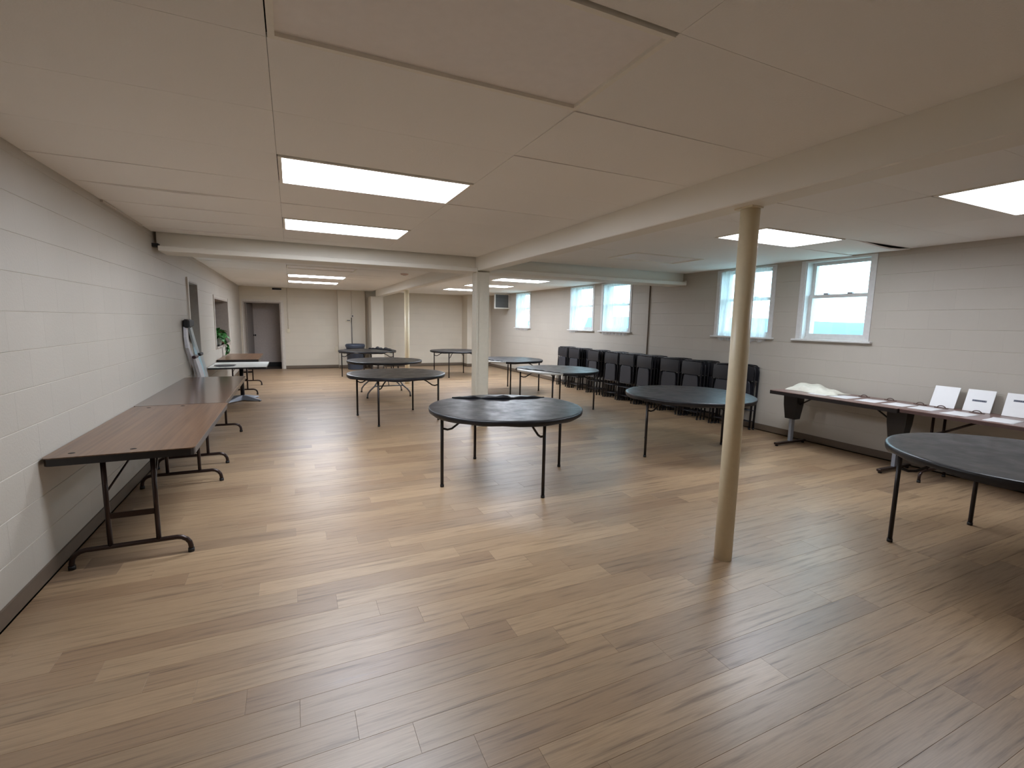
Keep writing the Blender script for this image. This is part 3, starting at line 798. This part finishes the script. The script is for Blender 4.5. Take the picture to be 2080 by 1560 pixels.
MB().bbox(-.03, .05, -.55, -.30, 1.43, 1.55, .02).bbox(-.03, .04, -.30, -.10, 1.45, 1.54, .015).build('head', M_BLACK, t)
MB().bbox(.03, .075, -.40, -.14, .985, 1.03, .01).build('clip', simple('clip_maroon', (52, 30, 36), .4), t)
MB().bbox(.01, .055, .16, .42, .985, 1.03, .01).build('clip', M_BLACK, t)

# ---------------------------------------------------------------- serving hatch things
t = thing('potted_plant', 'trailing green plant in a pale pot on the serving hatch sill', 'plant', (XL-.07, 12.05, .985))
MB().lathe([(.055, 0), (.062, .02), (.085, .13), (.092, .135), (.092, .15), (.08, .15), (.0, .13)], 20).build('pot', M_POT, t)
rn = random.Random(3)
lf = MB()
lf.grid(lambda u, v: ((u-.5)*.11*math.sin(math.pi*min(1, v*.96+.04))**.7, v*.15, .03*math.sin(math.pi*v)-.02*v*v+.02*abs(u-.5)), 4, 5)
leaf_me = lf.mesh('leaf', M_LEAF)
for k in range(34):
    a = rn.uniform(0, 6.28); rr = rn.uniform(.0, .11); up = rn.uniform(.13, .33)
    o = link('leaf', leaf_me, t, loc=(rr*math.cos(a)+.02, rr*math.sin(a)*1.6, up)); o.rotation_euler = (rn.uniform(-.9, .3), rn.uniform(-.3, .3), a-1.57); s = rn.uniform(.8, 1.35); o.scale = (s, s, s)
vine = [(.07, -.02, .14), (.12, .02, .08), (.13, .06, -.03), (.125, .10, -.08), (.12, .10, -.13)]
MB().tube(vine, .006, 6).build('vine', M_LEAF, t)
for k in range(14):
    u = k/13*3.99; i = int(u); p = Vector(vine[i]).lerp(Vector(vine[i+1]), u-i)
    o = link('leaf', leaf_me, t, loc=p+Vector((.01, 0, 0))); o.rotation_euler = (rn.uniform(-1.4, -.5), rn.uniform(-.4, .4), rn.uniform(-2.4, -.6)); o.scale = (.7, .7, .7)
t = thing('cardboard_box', 'small brown cardboard box standing on the serving hatch sill', 'box', (XL-.11, 12.85, .985))
MB().bbox(-.09, .09, -.12, .12, 0, .30, .004).build('carton', M_CARDB, t); MB().box(-.02, .02, -.122, .122, .299, .302).build('tape', M_IVORY, t)
t = thing('bottle', 'dark blue bottle behind the plant on the serving hatch sill', 'bottle', (XL-.21, 12.50, .985))
MB().lathe([(.055, 0), (.06, .01), (.06, .30), (.05, .36), (.025, .40), (.022, .44)], 18).build('body', M_BLUE, t); MB().lathe([(.028, .43), (.028, .475), (0, .478)], 14).build('cap', M_GREYPL2, t)

# ---------------------------------------------------------------- slate bin
t = thing('trash_bin', 'slate grey round trash bin standing against the back wall pilaster', 'bin', (1.84, 15.93, 0))
MB().lathe([(.22, 0), (.235, .02), (.275, .70), (.29, .70), (.295, .74), (.283, .75)], 36).build('barrel', M_TRASH, t)
MB().lathe([(.298, .735), (.305, .75), (.30, .79), (.27, .815), (.0, .83)], 36).build('lid', M_TRASHLID, t)
for a in (20, 200):
    hb = MB().bbox(-.03, .05, -.06, .06, .60, .66, .008).build('handle', M_TRASH, t); hb.rotation_euler.z = R(a); hb.location = (.285*math.cos(R(a)), .285*math.sin(R(a)), 0)

# ---------------------------------------------------------------- folded chairs (face towards -x in local space; front at x=0)
def folding_chair():
    t = thing('folding_chair', 'black folding chair', 'chair')
    hw = .222
    pts = [(.0, -hw, .02), (.004, -hw, .5), (.008, -hw+.004, .90), (.010, -hw+.02, .965), (.011, -hw+.06, .995), (.011, 0, 1.0), (.011, hw-.06, .995), (.010, hw-.02, .965), (.008, hw-.004, .90), (.004, hw, .5), (.0, hw, .02)]
    MB().tube(pts, .0115, 8).build('front_frame', M_CHF, t)
    for s in (-1, 1):
        lg = MB().tube([(.024, s*(hw-.028), .02), (.026, s*(hw-.028), .45), (.02, s*(hw-.026), .74)], .0105, 8).build('rear_leg', M_CHF, t)
        MB().tube([(.024, s*(hw-.028), 0), (.024, s*(hw-.028), .024)], .014, 8).build('foot_cap', M_RUBBER, lg)
        MB().tube([(.0, s*hw, 0), (.0, s*hw, .024)], .0145, 8).build('foot_cap', M_RUBBER, t)
        MB().tube([(-.016, s*(hw-.03), .757), (-.004, s*(hw-.03), .757)], .006, 8).build('bolt', M_BOLT, t)
    MB().tube([(.002, -hw, .30), (.002, hw, .30)], .009, 8).build('front_stretcher', M_CHF, t)
    MB().tube([(.024, -hw+.028, .12), (.024, hw-.028, .12)], .008, 8).build('rear_stretcher', M_CHF, t)
    def bk(u, v):
        y = (u-.5)*2*(hw-.004); z = .762+.218*v
        return (-.012-.012*math.cos((u-.5)*math.pi)*1.0-.006*math.sin(math.pi*v), y, z)
    m = MB().grid(bk, 10, 5)
    m.grid(lambda u, v: (bk(1-u, v)[0]+.018, bk(1-u, v)[1], bk(1-u, v)[2]), 10, 5)
    n1 = 11
    for (j, row) in ((0, 0), (5, 1)):
        m.add([bk(i/10, j/5) for i in range(11)]+[(bk(i/10, j/5)[0]+.018, bk(i/10, j/5)[1], bk(i/10, j/5)[2]) for i in range(11)], [(i, i+1, i+12, i+11) if row else (i+1, i, i+11, i+12) for i in range(10)])
    m.build('backrest', M_BACKP, t)
    # seat folded up between the frames: tapered, rounded
    poly = []
    for (y, z) in ((-.165, .40), (-.175, .42), (-.168, .62), (-.155, .72), (-.135, .752), (.135, .752), (.155, .72), (.168, .62), (.175, .42), (.165, .40)): poly.append((y, z))
    Mx = Matrix(((0, 0, 1, 0), (1, 0, 0, 0), (0, 1, 0, 0), (0, 0, 0, 1)))
    MB().prism(poly, -.020, .006, .008, Mx).build('seat', M_PAD, t)
    MB().tube([(-.004, -.175, .392), (-.004, .175, .392)], .008, 8).build('seat_rail', M_GREYSTEEL, t)
    return t
proto = folding_chair(); first = [True]
def put_chair(x, y, lean, rz, label, group):
    o = proto if first[0] else copy_tree(proto); first[0] = False
    o.location = (x, y, 0); o.rotation_euler = (0, R(lean), R(rz)); tag(o, label, 'chair', group)
FY = [10.46, 9.84, 9.02, 8.34, 7.82, 7.29, 6.60, 6.08, 5.38]
BY = [10.42, 9.68, 8.97, 8.32, 7.78, 7.17, 6.55, 5.94, 5.22]
fl = 'folded black chair facing the room in the front row along the windows'
ml = 'folded black chair sandwiched just behind a front-row chair along the windows'
bl = 'folded black chair in the back row closest to the window wall'
for i, (fy, by) in enumerate(zip(FY, BY)):
    n = 2 if i == 0 else 3
    for k in range(n):
        put_chair(6.21+.066*k+(.05 if i == 0 else 0), fy-.012*k+.006*math.sin(5*i+k), 2.0+.15*math.sin(3*i), 2.5*math.sin(2.3*i), fl if k == 0 else ml, 'folded chairs, front row' if k == 0 else 'folded chairs behind the front row')
    for k in range(2):
        put_chair(6.42+.058*k, by-.02*k, 1.6, 0, bl, 'folded chairs, back row')

# ---------------------------------------------------------------- brown tables along the window wall
ZR = .757
t = thing('utility_table', 'mauve-brown table with tapered black legs under the uncurtained window', 'table', (6.175, 3.53, 0))
hx, hy = .345, .75
MB().prism(rrect(-hx, hx, -hy, hy, .012), ZR-.006, ZR).build('laminate_top', M_BROWN3, t)
MB().prism(rrect(-hx, hx, -hy, hy, .012), ZR-.05, ZR-.006).build('edge_band', M_BLKEDGE, t)
for sg in (-1, 1):
    y = sg*.63 if sg > 0 else -.62
    v = []
    for z, w, d in ((ZR-.05, .10, .075), (.55, .092, .07), (.36, .07, .055)):
        v += [(-d, y-w, z), (d, y-w, z), (d, y+w, z), (-d, y+w, z)]
    MB().add(v, [(0, 1, 2, 3), (11, 10, 9, 8)]+[(q*4+k, q*4+4+k, q*4+4+(k+1) % 4, q*4+(k+1) % 4) for q in range(2) for k in range(4)]).build('leg_housing', M_BLKEDGE, t)
    MB().box(-.03, .03, y-.018, y+.018, .05, .36).build('leg_post', M_ALU, t)
    ft = MB().bbox(-.30, .30, y-.025, y+.025, .02, .05, .006).build('foot_bar', M_BROWNSTEEL, t)
    for x in (-.27, .27): MB().tube([(x, y, 0), (x, y, .022)], .018, 10).build('glide', M_RUBBER, ft)
    MB().tube([(0, y-sg*.08, .56), (0, y-sg*.30, ZR-.05)], .010, 8).build('brace', M_BLKEDGE, t)
t = thing('utility_table', 'brown table with thin steel legs holding the upright white cards', 'table', (6.185, 1.86, 0))
hx, hy = .335, .915
MB().prism(rrect(-hx, hx, -hy, hy, .012), ZR-.006, ZR).build('laminate_top', M_BROWN3, t)
MB().prism(rrect(-hx, hx, -hy, hy, .012), ZR-.038, ZR-.006).build('edge_band', simple('edge_brown', (70, 50, 46), .4), t)
for sg in (-1, 1):
    y = sg*.70
    for x in (-.12, .12):
        MB().tube([(x, y, .11), (x, y, ZR-.038)], .013, 10).build('upright', M_BROWNSTEEL, t)
    ft = MB().tube([(-.25, y, .02), (-.25, y, .08), (-.21, y, .115), (.21, y, .115), (.25, y, .08), (.25, y, .02)], .014, 10).build('foot_bar', M_BROWNSTEEL, t)
    for x in (-.25, .25): MB().tube([(x, y, 0), (x, y, .024)], .017, 10).build('foot_cap', M_RUBBER, ft)
    MB().tube([(.0, y, .50), (.0, y-sg*.36, ZR-.04)], .012, 8).build('brace', M_BROWNSTEEL, t)
    MB().box(-.12, .12, y-.006, y+.006, .48, .52).build('crossbar', M_BROWNSTEEL, t)

# papers, cards, cloth
PAPERS = [(6.14, 3.77, 4, 'white paper sheet partly under the cream cloth'), (6.15, 3.50, -3, 'white paper sheet second from the cream cloth'),
          (6.15, 3.21, 2, 'white paper sheet third from the cream cloth'), (6.16, 2.93, -2, 'white paper sheet at the seam of the two brown tables'),
          (6.15, 2.68, 3, 'white paper sheet in front of the blank upright card'), (6.11, 2.37, -2, 'white paper sheet in front of the card with a grey strip'),
          (6.06, 2.03, 4, 'white paper sheet in front of the last upright card')]
for i, (x, y, rz, lab) in enumerate(PAPERS):
    o = MB().grid(lambda u, v: ((u-.5)*.28, (v-.5)*.216, ZR+.0012+.006*(max(0, u-.8)/.2)**2*(.5+.5*math.sin(i+v*3))), 8, 6).build('paper_sheet', M_PAPER)
    o.location = (x, y, .0002); o.rotation_euler.z = R(rz); tag(o, lab, 'paper', 'paper sheets on the brown tables')
    sl = o.modifiers.new('thickness', 'SOLIDIFY'); sl.thickness = .0008
CARDS = [(2.66, 'plain bright white card standing upright against the wall', None), (2.37, 'white card with a grey printed strip standing against the wall', .0), (2.06, 'white card with a dark printed strip high up standing against the wall', .045)]
for i, (y, lab, strip) in enumerate(CARDS):
    t = thing('display_card', lab, 'card', (6.43, y, ZR+.001), 0, 'upright cards on the brown table'); t.rotation_euler = (0, R(21), R(-2+2*i))
    MB().bbox(-.004, .004, -.112, .112, 0, .24, .0015).build('panel', M_CARD, t)
    if strip is not None:
        MB().box(-.0052, -.0042, -.06, .055, .11+strip, .13+strip).build('printed_strip', M_STRIP, t)
        for k in range(7):
            w = .004+.003*((k*3) % 4)/3
            MB().box(-.0058, -.0052, .045-.0145*k-w, .045-.0145*k+w, .114+strip, .126+strip).build('print_mark', M_STRIPD, t)
STANDS = [(6.40, 3.42, 'small brown arched stand behind the second paper sheet'), (6.41, 3.14, 'small brown arched stand behind the third paper sheet'), (6.40, 2.84, 'small brown arched stand behind the table seam sheet'),
          (6.36, 2.63, 'small brown arched stand leaning at the plain white card'), (6.35, 2.33, 'small brown arched stand leaning at the grey strip card')]
for x, y, lab in STANDS:
    t = thing('arched_stand', lab, 'stand', (x, y, ZR), 0, 'small arched stands')
    MB().tube([(0, .035*math.cos(R(a)), .004+.022*math.sin(R(a))) for a in range(0, 181, 20)], .005, 8).build('arch', M_BRN, t)
    MB().box(-.012, .012, -.06, .06, 0, .006).build('foot', M_BRN, t)
rn = random.Random(11); ph = [rn.uniform(0, 6.28) for _ in range(10)]
def clothf(u, v):
    x = (u-.5)*.40; y = (v-.5)*.62
    e = max(0, 1-(abs(u-.5)*2)**2.6)*max(0, 1-(abs(v-.5)*2)**2.6)
    prof = .035+.075*max(0, v-.05)*1.0 if v < .999 else .1
    h = e**.5*(prof + .018*math.sin(9*u+6*v+ph[0])+.014*math.sin(17*v-7*u+ph[1])+.010*math.sin(23*u+11*v+ph[2]))
    return (x+.02*math.sin(7*v+ph[3])*(1-e), y+.02*math.sin(9*u+ph[4])*(1-e), max(.002, h))
t = thing('folded_cloth', 'crumpled cream cloth heaped on the mauve-brown table end', 'cloth', (6.27, 3.93, ZR+.001))
MB().grid(clothf, 36, 40).build('cloth', M_CLOTH, t)
